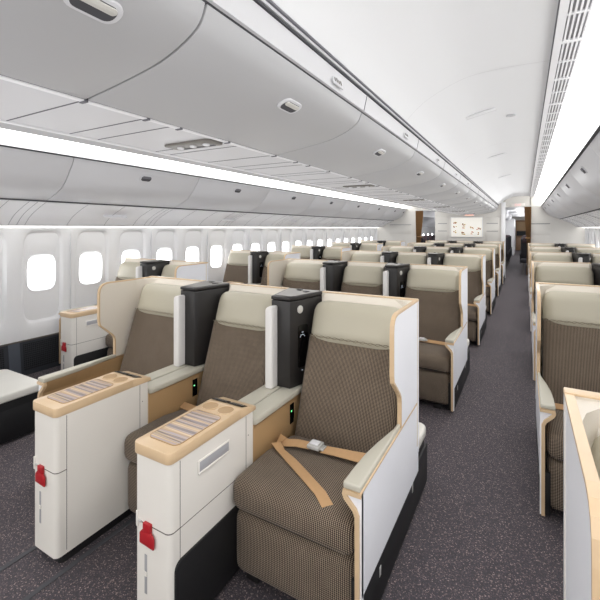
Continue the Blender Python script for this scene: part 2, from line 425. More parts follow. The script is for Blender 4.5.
# ------------------------------------------------------------------ console between two seats
def make_console(plain_side, two_cups=True):
    root = empty('seat_console')
    yf, yr = -1.11, -.64
    mb = MB(); plan = rrect(-.09, .09, yf, yr, .022, 5, (1, 1, 0, 0))
    mb.prism(plan, 'z', .045, .645, 'cons')
    mb.prism(rrect(-.075, .075, yf+.03, yr-.02, .02, 4), 'z', .0, .05, 'black2')
    # seams
    sp = rrect(-.0906, .0906, yf-.0006, yf+.045, .022, 5, (1, 1, 0, 0))
    mb.prism(sp, 'z', .405, .4085, 'seam')
    for sx in (-1, 1):
        a, b2 = sorted((sx*.0895, sx*.0908))
        mb.box(a, b2, yf+.045, yf+.047, .06, .64, 'seam')
        mb.box(a, b2, yr-.05, yr-.048, .06 if plain_side else .41, .64, 'seam')
        for z in (.55, .12, .35): mb.box(a, b2, yr-.035, yr-.031, z, z+.004, 'seam')
    if not plain_side:
        mb.box(.0895, .0908, yf+.047, yr-.048, .405, .4075, 'seam')
    body = mb.build('console_body', root, 40)
    mb = MB(); mb.box(-.036, -.022, yf-.0012, yf+.01, .16, .30, 'vent', .002); mb.box(-.036, -.022, yf-.004, yf-.001, .225, .24, 'cons')
    mb.build('vent_slot', body)
    if not plain_side:
        mb = MB(); mb.box(.089, .094, yf+.13, yf+.31, .545, .595, 'cons', .003); mb.box(.0925, .0948, yf+.138, yf+.302, .553, .589, 'lightgrey', .001)
        mb.box(.089, .0965, yf+.132, yf+.308, .543, .552, 'cons', .002); mb.build('door_handle', body)
        mb = MB(); mb.prism(rrect(yf+.02, yr+.02, .03, .30, .03, 4, (0, 0, 0, 1)), 'x', .088, .098, 'black2', .003)
        mb.build('lower_black_cover', body)
    else:
        mb = MB(); mb.box(-.0895, -.094, yf+.13, yf+.31, .50, .535, 'cons', .003); mb.box(-.0925, -.0948, yf+.138, yf+.302, .507, .529, 'disc'); mb.build('door_handle', body)
    # wooden top
    mb = MB(); plan = rrect(-.094, .094, yf-.006, -.73, .022, 6, (1, 1, 0, 0))
    mb.prism(plan, 'z', .645, .685, 'wood', .004, 2)
    mb.prism([(-.735, .645), (-.735, .685), (-.71, .684), (-.622, .661), (-.622, .643)], 'x', -.094, .094, 'wood', .003)
    top = mb.build('wooden_top', root, 40)
    mb = MB(); mb.prism(rrect(-.072, .072, yf+.045, yf+.29, .022, 5), 'z', .6845, .6868, 'stripes')
    mb.build('striped_inlay', top)
    mb = MB(); mb.band(rrect(-.072, .072, yf+.045, yf+.29, .022, 5), -.003, 'z', .6845, .6875, 'tan', closed=True); mb.build('inlay_rim', top)
    for cx in ((-.042, .042) if two_cups else (-.0,)):
        mb = MB(); ring = [(cx+.034*math.cos(a*math.pi/14), -.765+.034*math.sin(a*math.pi/14)) for a in range(28)]
        mb.prism(ring, 'z', .6845, .6858, 'tan'); mb.band(ring, -.004, 'z', .6845, .6875, 'wood', closed=True)
        mb.build('cup_recess', top)
    mb = MB()
    vs = []
    for i in range(2):
        vs += mb.box(-.086+.09*i, -.004+.09*i, -.712, -.672, .0, .003, 'glass', .002)
        for j in range(5): vs += mb.box(-.078+.09*i+.014*j, -.070+.09*i+.014*j, -.70, -.684, .003, .0045, 'lid')
    mb.move(vs, Matrix.Translation((0, 0, .683)) @ Matrix.Translation((0, -.7, 0)) @ Matrix.Rotation(math.radians(-18), 4, 'X') @ Matrix.Translation((0, .7, 0)))
    mb.build('control_panel', top)
    # arm section
    mb = MB(); mb.box(-.082, .082, yr, -.02, .22, .572, 'tan', .006); mb.box(-.084, .084, yr, yr+.012, .22, .58, 'wood', .003)
    mb.box(.082, .0835, -.31, -.27, .44, .54, 'glass'); mb.box(.0835, .0842, -.30, -.292, .50, .506, 'green')
    mb.build('arm_panel', root)
    for sx in (-1, 1):
        x0, x1 = sorted((sx*.004, sx*.098))
        mb = MB(); pl = [(x0, -.625), (x1, -.625), (x1, -.05), (x0, -.05)]
        mb.prism(rrect(x0, x1, -.63, -.05, .02, 4), 'z', .572, .602, 'pad', .008, 3)
        mb.build('arm_pad', root, 50)
    # red tag
    mb = MB(); o = .0
    mb.box(-.033, .004, yf-.012, yf+.002, .385, .418, 'red', .003)
    mb.prism([(-.050, .342), (.022, .338), (.022, .375), (.008, .390), (-.036, .392), (-.050, .378)], 'y', yf-.012, yf-.004, 'red', .003)
    mb.build('red_tag', root)
    mb = MB(); mb.box(-.078, -.066, yf-.004, yf+.002, .385, .44, 'cons', .002); mb.box(-.066, -.05, yf-.005, yf+.001, .405, .413, 'steel', .002); mb.build('catch', body)
    return root
con_plain = make_console(True); con_slot = make_console(False)

# ------------------------------------------------------------------ privacy divider
def make_divider(lit=True):
    root = empty('privacy_divider')
    mb = MB(); plan = [(-.058, -.27), (.058, -.27), (.072, -.235), (.118, -.01), (.118, .02), (-.118, .02), (-.118, -.01), (-.066, -.235)]
    mb.prism(plan, 'z', .603, 1.062, 'black', .004)
    body = mb.build('tower', root, 30)
    mb = MB(); mb.prism([(x*1.02, y*1.01) for x, y in plan], 'z', 1.066, 1.084, 'black', .004)
    mb.prism([(x*.86, y*.84-.018) for x, y in plan], 'z', 1.084, 1.0865, 'lid'); mb.box(-.03, .0, -.05, -.02, 1.086, 1.092, 'black', .003); mb.box(.035, .06, -.09, -.05, 1.086, 1.090, 'black', .003)
    mb.build('lid', root, 30)
    mb = MB(); mb.prism(rrect(-.064, -.020, .603, 1.035, .025, 4, (0, 0, 0, 1)), 'y', -.325, -.262, 'shell', .008, 3); mb.build('side_pad', root, 50)
    if not lit: return root
    # right face direction
    a = Vector((.072, -.235)); b = Vector((.118, -.01)); d = (b-a).normalized(); nrm = Vector((d.y, -d.x))
    ang = math.atan2(d.y, d.x)
    T = Matrix.Translation((a.x, a.y, 0)) @ Matrix.Rotation(ang, 4, 'Z')
    mb = MB(); ring = [(.035+.021*math.cos(k*math.pi/12), 1.012+.021*math.sin(k*math.pi/12)) for k in range(24)]
    vs = mb.prism(ring, 'y', -.006, .002, 'disc', .002); mb.move(vs, T); mb.build('reading_light', root)
    mb = MB(); vs = mb.prism(rrect(.02, .10, .70, .925, .012, 4), 'y', -.002, .003, 'glass'); mb.move(vs, T)
    mb.build('handset_screen', root)
    mb = MB(); vs = []
    for (x, z) in ((.05, .885), (.058, .885), (.04, .87), (.05, .872), (.062, .87), (.036, .862), (.07, .862), (.052, .68)): vs += mb.box(x, x+.003, -.0035, -.001, z, z+.0035, 'disp')
    mb.move(vs, T); mb.build('display_dots', root)
    return root
div = make_divider(); div_plain = make_divider(False)

# ------------------------------------------------------------------ lay out rows
ORD = ['front', 'second', 'third', 'fourth', 'fifth', 'sixth']
P = 2.0
for r in range(6):
    y = 2.06+P*r; rw = ORD[r] + (' row' if r else ' row nearest the camera')
    for k, dx in (('L', -.68), ('M', 0), ('R', .68)):
        side = {'L': 'left-hand', 'M': 'middle', 'R': 'right-hand aisle'}[k]
        side = side.replace('right-hand aisle', 'right-hand')
        extra = ', trailing tan belt' if (r == 0 and k == 'R') else ''
        place(front if (r == 0 and k == 'R') else protos[k], CU+dx, y, f'brown woven {side} seat, centre block {rw}{extra}', 'seat', 'business seats in the centre block')
    for k, dx, pr in (('left', -.34, con_plain), ('right', .34, con_slot)):
        place(pr, CU+dx, y, f'white wood-topped console, {k} one of two, centre block {rw}', 'console', 'consoles in the centre block')
        place(div if k == 'right' else div_plain, CU+dx, y, f'black privacy divider with grey lid, {k} of two, centre block {rw}', 'divider', 'dividers in the centre block')
ORL = ['nearest', 'second', 'third', 'fourth', 'fifth', 'sixth']
for blk, c, y0, n0 in (('window pair along the left wall', -3.60, 1.15, 6), ('pair right of the aisle', .735, 1.07, 6)):
    for r in range(n0):
        y = y0+P*r+(.03 if r else 0); left = blk.startswith('window'); c = {True: -3.60, False: .72}[left]
        if left and r == 0: y, c = 1.265, -3.67
        if not left and r == 0: c = .735
        g = 'left' if left else 'right'
        for k, dx in (('L', -.34), ('R', .34)):
            side = ('window' if (k == 'L') == left else 'aisle')
            st = place(protos[('W' if side == 'window' else '')+k], c+dx, y, f'brown {side} seat with cream headrest, {blk}, {ORL[r]} row', 'seat', f'business seats on the {g} side')
            if left and r == 0: st_first = (st_first + [st]) if k == 'R' else [st]
        place(con_slot, c, y, f'white console with red tag between seats, {blk}, {ORL[r]} row', 'console', f'consoles on the {g} side')
        place(div, c, y, f'black divider between headrests, {blk}, {ORL[r]} row', 'divider', f'dividers on the {g} side')

for st in st_first:
    for ch in st.children:
        if ch.name.startswith('footwell_box'): ch.scale = (1.03, 1.25, 1)

# ------------------------------------------------------------------ setting
Y0, Y1, YB = -1.6, 30.0, 12.95
mb = MB(); mb.box(CU-3.1, CU+3.1, Y0, Y1, -.03, 0, 'carpet'); struct(mb, 'floor')
mb = MB()
for x in (CU-.46, CU+.22, CU-.22): mb.box(x-.012, x+.012, Y0, YB, 0, .003, 'dark', .001)
for k in range(6): mb.box(CU-2.9, CU-1.6, .2+P*k, .206+P*k, 0, .002, 'dark')
struct(mb, 'trim_1')
# side walls
PROF = [(1.50, -.02), (1.35, .015), (1.1, .03), (.85, .035), (.6, .03), (.45, .02), (.32, .0)]
def wx(h):
    for (h0, d0), (h1, d1) in zip(PROF, PROF[1:]):
        if h <= h0 and h >= h1: return d0+(d1-d0)*(h0-h)/(h0-h1)
    return PROF[0][1] if h > 1.5 else PROF[-1][1]
HW = 2.86
def superloop(cy, cz, hy, hz, n, e=4.5):
    out = []
    for i in range(n):
        a = 2*math.pi*(i+.5)/n
        c_, s_ = math.cos(a), math.sin(a)
        out.append((cy+hy*abs(c_)**(2/e)*(1 if c_ >= 0 else -1), cz+hz*abs(s_)**(2/e)*(1 if s_ >= 0 else -1)))
    return out
def window_cell(side, yc, idx):
    sx = -1 if side == 'left' else 1
    def V(bm, y, z, d): return bm.verts.new((CU+sx*(HW+wx(z)+d), y, z))
    n = 48; W = .54; z0, z1 = .32, 1.50
    out = []
    for i in range(n):
        a = 2*math.pi*(i+.5)/n; c_, s_ = math.cos(a), math.sin(a); k = 1/max(abs(c_), abs(s_))
        out.append((yc+W/2*c_*k, (z0+z1)/2+(z1-z0)/2*s_*k))
    # make outer loop hit the corners
    for q in (n//8, 3*n//8, 5*n//8, 7*n//8):
        for j in (q-1, q):
            pass
    A = superloop(yc, .955, .205, .475, n, 6); A2 = superloop(yc, .955, .198, .468, n, 6); B = superloop(yc, .955, .180, .450, n, 6)
    Cc = superloop(yc, .985, .150, .195, n, 4); D = superloop(yc, .985, .140, .185, n, 4); E = superloop(yc, .985, .128, .168, n, 4)
    mb = MB(); bm = mb.bm; mb.mi('wall')
    rings = [[V(bm, y, z, 0) for y, z in out], [V(bm, y, z, 0) for y, z in A], [V(bm, y, z, .006) for y, z in A2], [V(bm, y, z, .03) for y, z in B], [V(bm, y, z, .032) for y, z in Cc]]
    for r0, r1 in zip(rings, rings[1:]):
        for i in range(n): bm.faces.new((r0[i], r0[(i+1) % n], r1[(i+1) % n], r1[i]))
    # corner fill
    for (sy, sz) in ((1, 1), (-1, 1), (-1, -1), (1, -1)):
        cy, cz = yc+sy*W/2, z1 if sz > 0 else z0
        cand = sorted(range(n), key=lambda i: (out[i][0]-cy)**2+(out[i][1]-cz)**2)[:2]
        cv = V(bm, cy, cz, 0)
        bm.faces.new((rings[0][cand[0]], rings[0][cand[1]], cv))
    bmesh.ops.recalc_face_normals(bm, faces=bm.faces[:])
    return mb, (rings, Cc, D, E, V, n)
def side_wall(side, ys):
    sx = -1 if side == 'left' else 1
    big = MB(); big.mi('wall')
    for idx, yc in enumerate(ys):
        mb, (rings, Cc, D, E, V, n) = window_cell(side, yc, idx)
        me = bpy.data.meshes.new('t'); mb.bm.to_mesh(me); big.bm.from_mesh(me); bpy.data.meshes.remove(me); mb.bm.free()
        # window: frame ring and bright pane
        w = MB(); i1 = w.mi('wall'); i2 = w.mi('pane'); bm = w.bm
        R = [[V(bm, y, z, .032) for y, z in Cc], [V(bm, y, z, .026) for y, z in D], [V(bm, y, z, .065) for y, z in E]]
        for r0, r1 in zip(R, R[1:]):
            for i in range(n): bm.faces.new((r0[i], r0[(i+1) % n], r1[(i+1) % n], r1[i])).material_index = i1
        f = bm.faces.new(R[2]); f.material_index = i2
        struct(w, f'window_{(0 if side == "left" else len(ys))+idx+1}', 50)
        # seam between wall panels
        if idx % 2 == 0: big.box(*sorted((CU+sx*(HW-.001), CU+sx*(HW+.02))), yc+.268, yc+.272, .32, 1.5, 'under')
    # light ledge and upper wall
    big.box(*sorted((CU+sx*(HW+.12), CU+sx*(HW+.14))), Y0, Y1, 0, 1.8, 'wall')
    struct(big, f'wall_{side}', 40)
    # dado with grilles
    d = MB(); a, b_ = sorted((CU+sx*(HW-.045), CU+sx*(HW+.12)))
    d.prism([(CU+sx*(HW-.02), .33), (CU+sx*(HW+.12), .33), (CU+sx*(HW+.12), 0), (CU+sx*(HW-.06), 0)], 'y', Y0, Y1, 'dado')
    d.box(*sorted((CU+sx*(HW-.025), CU+sx*(HW+.12))), Y0, Y1, .325, .335, 'seam')
    def dx(z): return HW-.02-.04*(1-z/.33)
    y = 1.93-.54*6
    while y < 12.8:
        for (ya, yb, m_) in ((y, y+.10, 'dadop'),):
            d.prism([(CU+sx*(dx(0)-.004), 0), (CU+sx*(dx(.33)-.004), .325), (CU+sx*HW, .325), (CU+sx*HW, 0)], 'y', ya, yb, m_)
        if y < 7:
            ya, yb = y+.13, y+.50
            d.prism([(CU+sx*(dx(.05)-.002), .05), (CU+sx*(dx(.30)-.002), .30), (CU+sx*HW, .30), (CU+sx*HW, .05)], 'y', ya, yb, 'mesh')
            k = ya+.01
            while k < yb:
                d.prism([(CU+sx*(dx(.055)-.004), .055), (CU+sx*(dx(.295)-.004), .295), (CU+sx*HW, .295), (CU+sx*HW, .055)], 'y', k, k+.004, 'dado'); k += .018
            for q in range(12):
                z = .065+.02*q; d.box(*sorted((CU+sx*(dx(z)-.0045), CU+sx*HW)), ya, yb, z, z+.004, 'dado')
        y += .54
    struct(d, f'baseboard_{side}')
ysL = [2.22-.54*7+.54*k for k in range(7, 7+22)]; ysL = [2.28-.54*6+.54*k for k in range(0, 26)]
side_wall('left', [y for y in ysL]); side_wall('right', [y+.1 for y in ysL])
for side, sx in (('left', -1), ('right', 1)):   # plain wall of the next cabin with its own windows
    w = MB(); w.box(*sorted((CU+sx*HW, CU+sx*(HW+.1))), ysL[-1]+.37, Y1, .32, 1.6, 'wall')
    for k in range(14):
        y = 13.5+1.05*k; w.prism(rrect(y, y+.28, .8, 1.16, .08, 4), 'x', *sorted((CU+sx*(HW-.006), CU+sx*HW)), 'pane')
    struct(w, f'trim_{"2" if sx < 0 else "3"}')

def smooth(pts, n=5):
    out = []
    for i in range(len(pts)-1):
        p0 = Vector(pts[max(i-1, 0)]); p1 = Vector(pts[i]); p2 = Vector(pts[i+1]); p3 = Vector(pts[min(i+2, len(pts)-1)])
        for k in range(n):
            t = k/n; out.append(tuple(.5*((2*p1)+(-p0+p2)*t+(2*p0-5*p1+4*p2-p3)*t*t+(-p0+3*p1-3*p2+p3)*t**3)))
    out.append(tuple(pts[-1])); return out
# all profiles are (x, z) for the right-hand half of the centre bins / the left-hand outboard bins
CB = smooth([(-1.207, 1.855), (-1.02, 1.879), (-.855, 1.909), (-.737, 1.962), (-.703, 2.02)])
CBL = [(2*CU-x, z) for x, z in CB]
OB = smooth([(-3.35, 2.05), (-3.40, 1.96), (-3.54, 1.80), (-3.79, 1.69)])
OBR = [(2*CU-x, z) for x, z in OB]
def latch_mesh(pt, nrm, along, mb, sc=1):
    """recessed oval latch; pt on the face, nrm outward, along = aisle axis"""
    n = Vector(nrm).normalized(); a = Vector((0, 1, 0)); u = n.cross(a)
    if u.z < 0: u = -u
    def tr(vs):
        Mx = Matrix((( a.x, u.x, n.x, pt[0]), (a.y, u.y, n.y, pt[1]), (a.z, u.z, n.z, pt[2]), (0, 0, 0, 1))); mb.move(vs, Mx)
    tr(mb.prism(rrect(-.062*sc, .062*sc, -.032*sc, .032*sc, .028*sc, 5), 'z', -.004, .007, 'obin' if sc > .9 and sc < 1.1 else 'obin', .003))
    tr(mb.prism(rrect(-.05*sc, .05*sc, -.024*sc, .022*sc, .02*sc, 5), 'z', .005, .0075, 'dark'))
    tr(mb.prism(rrect(-.046*sc, .046*sc, .0*sc, .020*sc, .010*sc, 4), 'z', .006, .011, 'disc' if sc <= 1.1 else 'groove', .002))
def make_bin(prof, y0, y1, latch_i, sgn, ly, dark, sc, name='overhead_bin', th=.03, top=True):
    """hollow door skin with side returns; sgn = +1 when the door faces +x"""
    root = empty(name, (0, y0, 0)); L = y1-y0; g = .0035
    mb = MB()
    inner = []
    for i, p in enumerate(prof):
        q0 = Vector(prof[max(i-1, 0)]); q1 = Vector(prof[min(i+1, len(prof)-1)]); d = (q1-q0).normalized()
        nn = Vector((-d.y, d.x)); 
        if nn.x*sgn > 0: nn = -nn
        inner.append((p[0]+nn.x*th, p[1]+nn.y*th))
    mb.prism(list(prof)+inner[::-1], 'y', g, L-g, 'bin' if prof is CB else 'obin', .0025, 2)
    mb.build('bin_door', root, 40)
    p = Vector(prof[latch_i]); d = (Vector(prof[latch_i+1])-Vector(prof[latch_i-1])).normalized(); nn = Vector((-d.y, d.x))
    if nn.x*sgn < 0: nn = -nn
    mb = MB(); latch_mesh((p.x, ly-y0, p.y), (nn.x, 0, nn.y), None, mb, sc); mb.build('latch', root, 40)
    return root
# dark backing behind bin doors
def inset(prof, t, sgn):
    out = []
    for i, p in enumerate(prof):
        q0 = Vector(prof[max(i-1, 0)]); q1 = Vector(prof[min(i+1, len(prof)-1)]); d = (q1-q0).normalized(); nn = Vector((-d.y, d.x))
        if nn.x*sgn > 0: nn = -nn
        out.append((p[0]+nn.x*t, p[1]+nn.y*t))
    return out
mb = MB()
body = inset(CB, .032, 1)+[(-.735, 2.11), (2*CU+.735, 2.11)]+inset(CBL, .032, -1)[::-1]
mb.prism(body, 'y', Y0, YB, 'dark'); struct(mb, 'trim_4')
for nm, pr, sg in (('trim_5', OB, 1), ('trim_6', OBR, -1)):
    ins = inset(pr, .032, sg)
    mb = MB(); mb.prism(ins+[(ins[-1][0]-sg*.33, ins[-1][1]), (ins[-1][0]-sg*.33, 2.05)], 'y', Y0, YB, 'dark'); struct(mb, nm)
edges = [-1.44, -.34, .20, .76]+[.76+1.1*k for k in range(1, 11)]+[YB-.01]
names = ['first', 'second', 'third', 'fourth', 'fifth', 'sixth', 'seventh', 'eighth', 'ninth', 'tenth', 'eleventh', 'twelfth', 'thirteenth', 'fourteenth', 'fifteenth', 'sixteenth']
idx = 0
for a, b_ in zip(edges, edges[1:]):
    if b_-a < .3: continue
    ly = .52 if abs(a-.2) < .01 else (a+b_)/2+.02
    o = make_bin(CB, a, b_, 12, 1, ly, 'dark', 1.0)
    tag(o, f'light grey curved centre overhead bin facing the right aisle, {names[idx]} from camera end', 'overhead bin', 'centre overhead bins'); idx += 1
    # matching bin on the far side of the centre row, above the left aisle
for blk, pr, sg, e0 in (('left', OB, 1, .5), ('right', OBR, -1, .5)):
    e = [e0-1.5, e0]+[e0+1.5*k for k in range(1, 9)]+[YB-.01]; idx = 0
    for a, b_ in zip(e, e[1:]):
        if b_-a < .2: continue
        o = make_bin(pr, a, b_, 5, sg, (a+b_)/2+.03, 'dark', 1.2)
        tag(o, f'pale grey outboard overhead bin above the {blk} windows, {names[idx]} from camera end', 'overhead bin', f'overhead bins above the {blk} windows'); idx += 1
# far side of centre bins as one continuous run of structure (only its lower lip shows)
mb = MB(); mb.prism(CBL+inset(CBL, .03, -1)[::-1], 'y', Y0, YB, 'bin'); struct(mb, 'trim_7')
# underside of the centre bins with service panels
mb = MB(); ux0, ux1 = 2*CU+1.207, -1.207
mb.box(ux0+.004, ux1-.004, Y0, YB, 1.858, 1.90, 'under')
mb.box(ux1-.028, ux1-.003, Y0, YB, 1.852, 1.860, 'binl', .002); mb.box(ux0+.003, ux0+.028, Y0, YB, 1.852, 1.860, 'binl', .002)
mb.box(ux1-.0035, ux1+.001, Y0, YB, 1.856, 1.87, 'dark')
y = .76-1.1*2
while y < YB:
    for dy in (0, .24, .37, .70, .80):
        if y+dy < YB-.01: mb.box(ux0+.03, ux1-.03, y+dy, y+dy+.005, 1.8565, 1.86, 'groove')
    for dy in (0, .24, .40, .70):
        if y+dy < YB-.05: mb.box(ux1-.03, ux1+.0, y+dy-.006, y+dy+.006, 1.848, 1.856, 'groove', .001)
    y += 1.1
struct(mb, 'ceiling_center')
def service_unit(name, x, y, z, w, l, rot=0):
    root = empty(name, (x, y, z)); mb = MB(); mb.prism(rrect(-w/2, w/2, -l/2, l/2, .03, 5), 'z', -.012, .0, 'lid' if name == 'service_unit' else 'under', .004); mb.build('unit_panel', root)
    for k in (-1, 0, 1):
        mb = MB(); ring = [(k*w*.28+.017*math.cos(a*math.pi/8), .017*math.sin(a*math.pi/8)) for a in range(16)]
        mb.prism(ring, 'z', -.02, -.010, 'binl', .003); mb.build('reading_lamp', root)
    mb = MB(); mb.box(-w*.35, w*.35, l*.25, l*.36, -.014, -.011, 'groove'); mb.build('air_grille', root)
    root.rotation_euler = (0, rot, 0); return root
su = service_unit('service_unit', -1.33, 1.50, 1.857, .30, .12); used_su = False
for k in range(6):
    for j, x in enumerate((-1.40,)):
        place(su, x, 1.42+P*k*1.1, f'grey reading light unit under the centre bins, {names[k]} from camera end', 'reading light unit', 'reading light units under the centre bins', 1.860)
# rail and centre ceiling (both aisles)
for sgn, nm in ((1, 'right'), (-1, 'left')):
    mx = (lambda x: x) if sgn > 0 else (lambda x: 2*CU-x)
    mb = MB()
    def S(pts, a, b_, m): mb.sheet([(mx(x), z) for x, z in pts], 'y', a, b_, m)
    # rail over the bins
    mb.prism([(mx(x), z) for x, z in ((-.712, 2.026), (-.692, 2.028), (-.676, 2.10), (-.712, 2.10))], 'y', Y0, YB, 'rail')
    mb.prism([(mx(x), z) for x, z in ((-.735, 2.018), (-.712, 2.018), (-.700, 2.03), (-.735, 2.03))], 'y', Y0, YB, 'dark')
    for yy in edges[1:-1]:
        mb.prism([(mx(x), z) for x, z in ((-.712, 2.03), (-.6905, 2.028), (-.6745, 2.101), (-.70, 2.101))], 'y', yy-.003, yy+.003, 'groove')
    mb.box(*sorted((mx(-.70), mx(-.668))), Y0, YB, 2.101, 2.108, 'dark'); mb.box(*sorted((mx(-.70), mx(-.664))), Y0, YB, 2.110, 2.120, 'rail'); mb.box(*sorted((mx(-.70), mx(-.656))), Y0, YB, 2.120, 2.127, 'groove')
    struct(mb, f'trim_{9 if sgn > 0 else 10}')
    mb = MB(); CP = smooth([(-.66, 2.126), (-.58, 2.205), (-.48, 2.27), (-.31, 2.338), (-.12, 2.358), (.12, 2.354)], 6)
    js = [.35+1.65*k-1.65 for k in range(0, 9)]
    js = [Y0]+[2.53+1.1*2*k-2.2 for k in range(0, 6)]+[YB]
    for a, b_ in zip(js, js[1:]): S(CP, a+.002, b_-.002, 'ceil')
    S([(x, z+.01) for x, z in CP], Y0, YB, 'under')
    S([(-.66, 2.126), (-.735, 2.15), (-.735, 2.10)], Y0, YB, 'groove')
    # air vent strip
    S([(.12, 2.354), (.122, 2.34), (.14, 2.335)], Y0, YB, 'binl'); mb.box(*sorted((mx(.116), mx(.121))), Y0, YB, 2.34, 2.356, 'groove')
    S([(.14, 2.345), (.23, 2.345)], Y0, YB, 'vent')
    for xx in (.14, .158, .176, .194, .212, .228): mb.box(*sorted((mx(xx), mx(xx+.008))), Y0, YB, 2.334, 2.342, 'binl')
    mb.box(*sorted((mx(.12), mx(.152))), Y0, YB, 2.332, 2.34, 'binl')
    y = Y0; q = 0
    while y < YB:
        w_ = .03 if q % 2 == 0 else .012
        mb.box(*sorted((mx(.14), mx(.236))), y, y+w_, 2.333, 2.343, 'binl'); y += .275; q += 1
    struct(mb, 'ceiling' if sgn > 0 else 'ceiling_left', 50)
    mb = MB(); mb.sheet([(mx(x), z) for x, z in smooth([(.236, 2.34), (.32, 2.31), (.42, 2.22), (.47, 2.09)], 4)], 'y', Y0, YB, 'light'); struct(mb, f'trim_{11 if sgn > 0 else 12}')
    # bin top lip and outboard bin to wall panels
    mb = MB(); o = lambda x: mx(2*CU-x)     # outboard coordinates given on the left side
    mb.prism([(o(x), z) for x, z in ((-3.33, 2.050), (-3.345, 2.062), (-3.46, 2.062), (-3.46, 2.050))], 'y', Y0, YB, 'dark')
    mb.prism([(o(x), z) for x, z in ((-3.33, 2.06), (-3.34, 2.075), (-3.44, 2.075), (-3.44, 2.06))], 'y', Y0, YB, 'binl')
    pp = smooth([(-3.79, 1.682), (-3.92, 1.63), (-4.06, 1.56), (-4.16, 1.475)], 4)
    mb.prism([(o(-3.77), 1.688), (o(-3.81), 1.688), (o(-3.81), 1.71), (o(-3.77), 1.71)], 'y', Y0, YB, 'dark')
    mb.prism([(o(x), z) for x, z in pp]+[(o(x-.01), z+.03) for x, z in pp[::-1]], 'y', Y0, YB, 'psu')
    yy = .2
    while yy < YB-.05:
        for dy in (0, .16, .23, .30, .70, 1.12):
            if yy+dy < YB: mb.prism([(o(x+.001), z-.001) for x, z in pp]+[(o(x-.01), z+.02) for x, z in pp[::-1]], 'y', yy+dy, yy+dy+.0025, 'groove')
        yy += 1.5
    mb.prism([(o(-4.155), 1.47), (o(-4.17), 1.47), (o(-4.17), 1.5), (o(-4.155), 1.5)], 'y', Y0, YB, 'under')
    struct(mb, f'trim_{13 if sgn > 0 else 14}')
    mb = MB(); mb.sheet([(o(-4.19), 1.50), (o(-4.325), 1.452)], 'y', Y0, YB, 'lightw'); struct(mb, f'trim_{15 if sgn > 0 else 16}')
# window-side reading light units
def side_unit(sx):
    root = empty('window_service_unit'); mb = MB(); mb.prism(rrect(-.05, .05, -.14, .14, .03, 5), 'z', -.01, 0, 'binl', .004); mb.build('unit_panel', root)
    for k in (-1, 1):
        mb = MB(); ring = [(.02*math.cos(a*math.pi/8), k*.06+.02*math.sin(a*math.pi/8)) for a in range(16)]; mb.prism(ring, 'z', -.016, -.008, 'disc', .003); mb.build('reading_lamp', root)
    return root
sul = side_unit(1)
for k in range(6):
    o = place(sul, -4.0, 2.85+P*k*.98, f'small white light unit above the left windows, {names[k]} from camera end', 'reading light unit', 'light units above the left windows', 1.588)
    o.rotation_euler = (0, math.radians(28+180*0), 0)
# row placards on the rail
pl = None
for k in range(5):
    if pl is None:
        pl = empty('row_placard'); mb = MB(); mb.box(-.004, .002, -.05, .05, -.022, .022, 'rail', .003); mb.build('placard_plate', pl)
        mb = MB()
        for q in range(4): mb.box(.002, .0035, -.035+.02*q, -.025+.02*q, -.009, .006+.004*(q % 2), 'lid', .001)
        mb.build('placard_symbols', pl); pl.rotation_euler = (0, math.radians(-13), 0)
    place(pl, -.681, 1.52+1.1*k, f'small row placard on the rail above the centre bins, {names[k]} from camera end', 'placard', 'row placards above the centre bins', 2.062)
# ceiling access panels
for k, (x, y, w, l, lab) in enumerate(((-.30, 1.34, .20, .30, 'square recessed access panel in the ceiling near the camera'), (-.30, 3.35, .26, .07, 'narrow slot cover in the ceiling, nearer one'), (-.30, 5.4, .26, .07, 'narrow slot cover in the ceiling, middle one'), (-.30, 7.6, .26, .07, 'narrow slot cover in the ceiling, farther one'), (-.10, 3.6, .06, .03, 'tiny round sensor on the ceiling beside the slot cover'))):
    mb = MB(); vs = mb.prism(rrect(-w/2, w/2, -l/2, l/2, .02, 5), 'z', -.006, .004, 'ceil', .002); vs += mb.band(rrect(-w/2, w/2, -l/2, l/2, .02, 5), -.004, 'z', -.007, .0, 'under', closed=True) or []
    o = mb.build('ceiling_access_panel' if k != 4 else 'ceiling_sensor'); o.location = (x, y, 2.336 if k != 4 else 2.352); o.rotation_euler = (0, math.radians(-13 if k != 4 else -2), 0); tag(o, lab, 'access panel')

# ------------------------------------------------------------------ bulkheads
mb = MB()
mb.box(-2.46, -.50, YB, YB+.05, 0, 2.40, 'bulk')
mb.box(-.60, -.49, YB-.05, YB, 0, 2.2, 'wall', .01)
for x0, x1 in ((-2.40, -2.07), (-1.02, -.66)):
    mb.box(x0, x1, YB-.012, YB, .9, 1.78, 'bulk', .004)
    for z in (1.35, 1.58): mb.box(x0+.03, x1-.03, YB-.02, YB-.01, z, z+.014, 'groove', .002)
struct(mb, 'wall_aft')
mb = MB(); mb.box(.12, 1.5, YB, YB+.05, 0, 2.4, 'bulk')
mb.box(.10, .62, YB-.012, YB, 1.26, 1.56, 'bulk', .004); mb.box(.12, .6, YB-.02, YB-.01, 1.56, 1.575, 'groove')
struct(mb, 'wall_aft_right')
mb = MB(); mb.box(-4.5, -3.0, YB, YB+.05, 0, 2.4, 'bulk'); mb.box(-3.9, -3.2, YB-.012, YB, 1.26, 1.55, 'bulk', .004); mb.box(-3.9, -3.2, YB-.02, YB-.01, 1.55, 1.562, 'groove')
struct(mb, 'wall_aft_left')
mb = MB(); mb.box(-.52, .14, YB, YB+.05, 2.05, 2.42, 'bulk'); mb.box(-3.02, -2.44, YB, YB+.05, 2.02, 2.42, 'bulk'); struct(mb, 'trim_17')
mb = MB(); mb.box(CU-3.1, CU+3.1, Y0-.05, Y0, 0, 2.5, 'bulk'); struct(mb, 'wall_front')
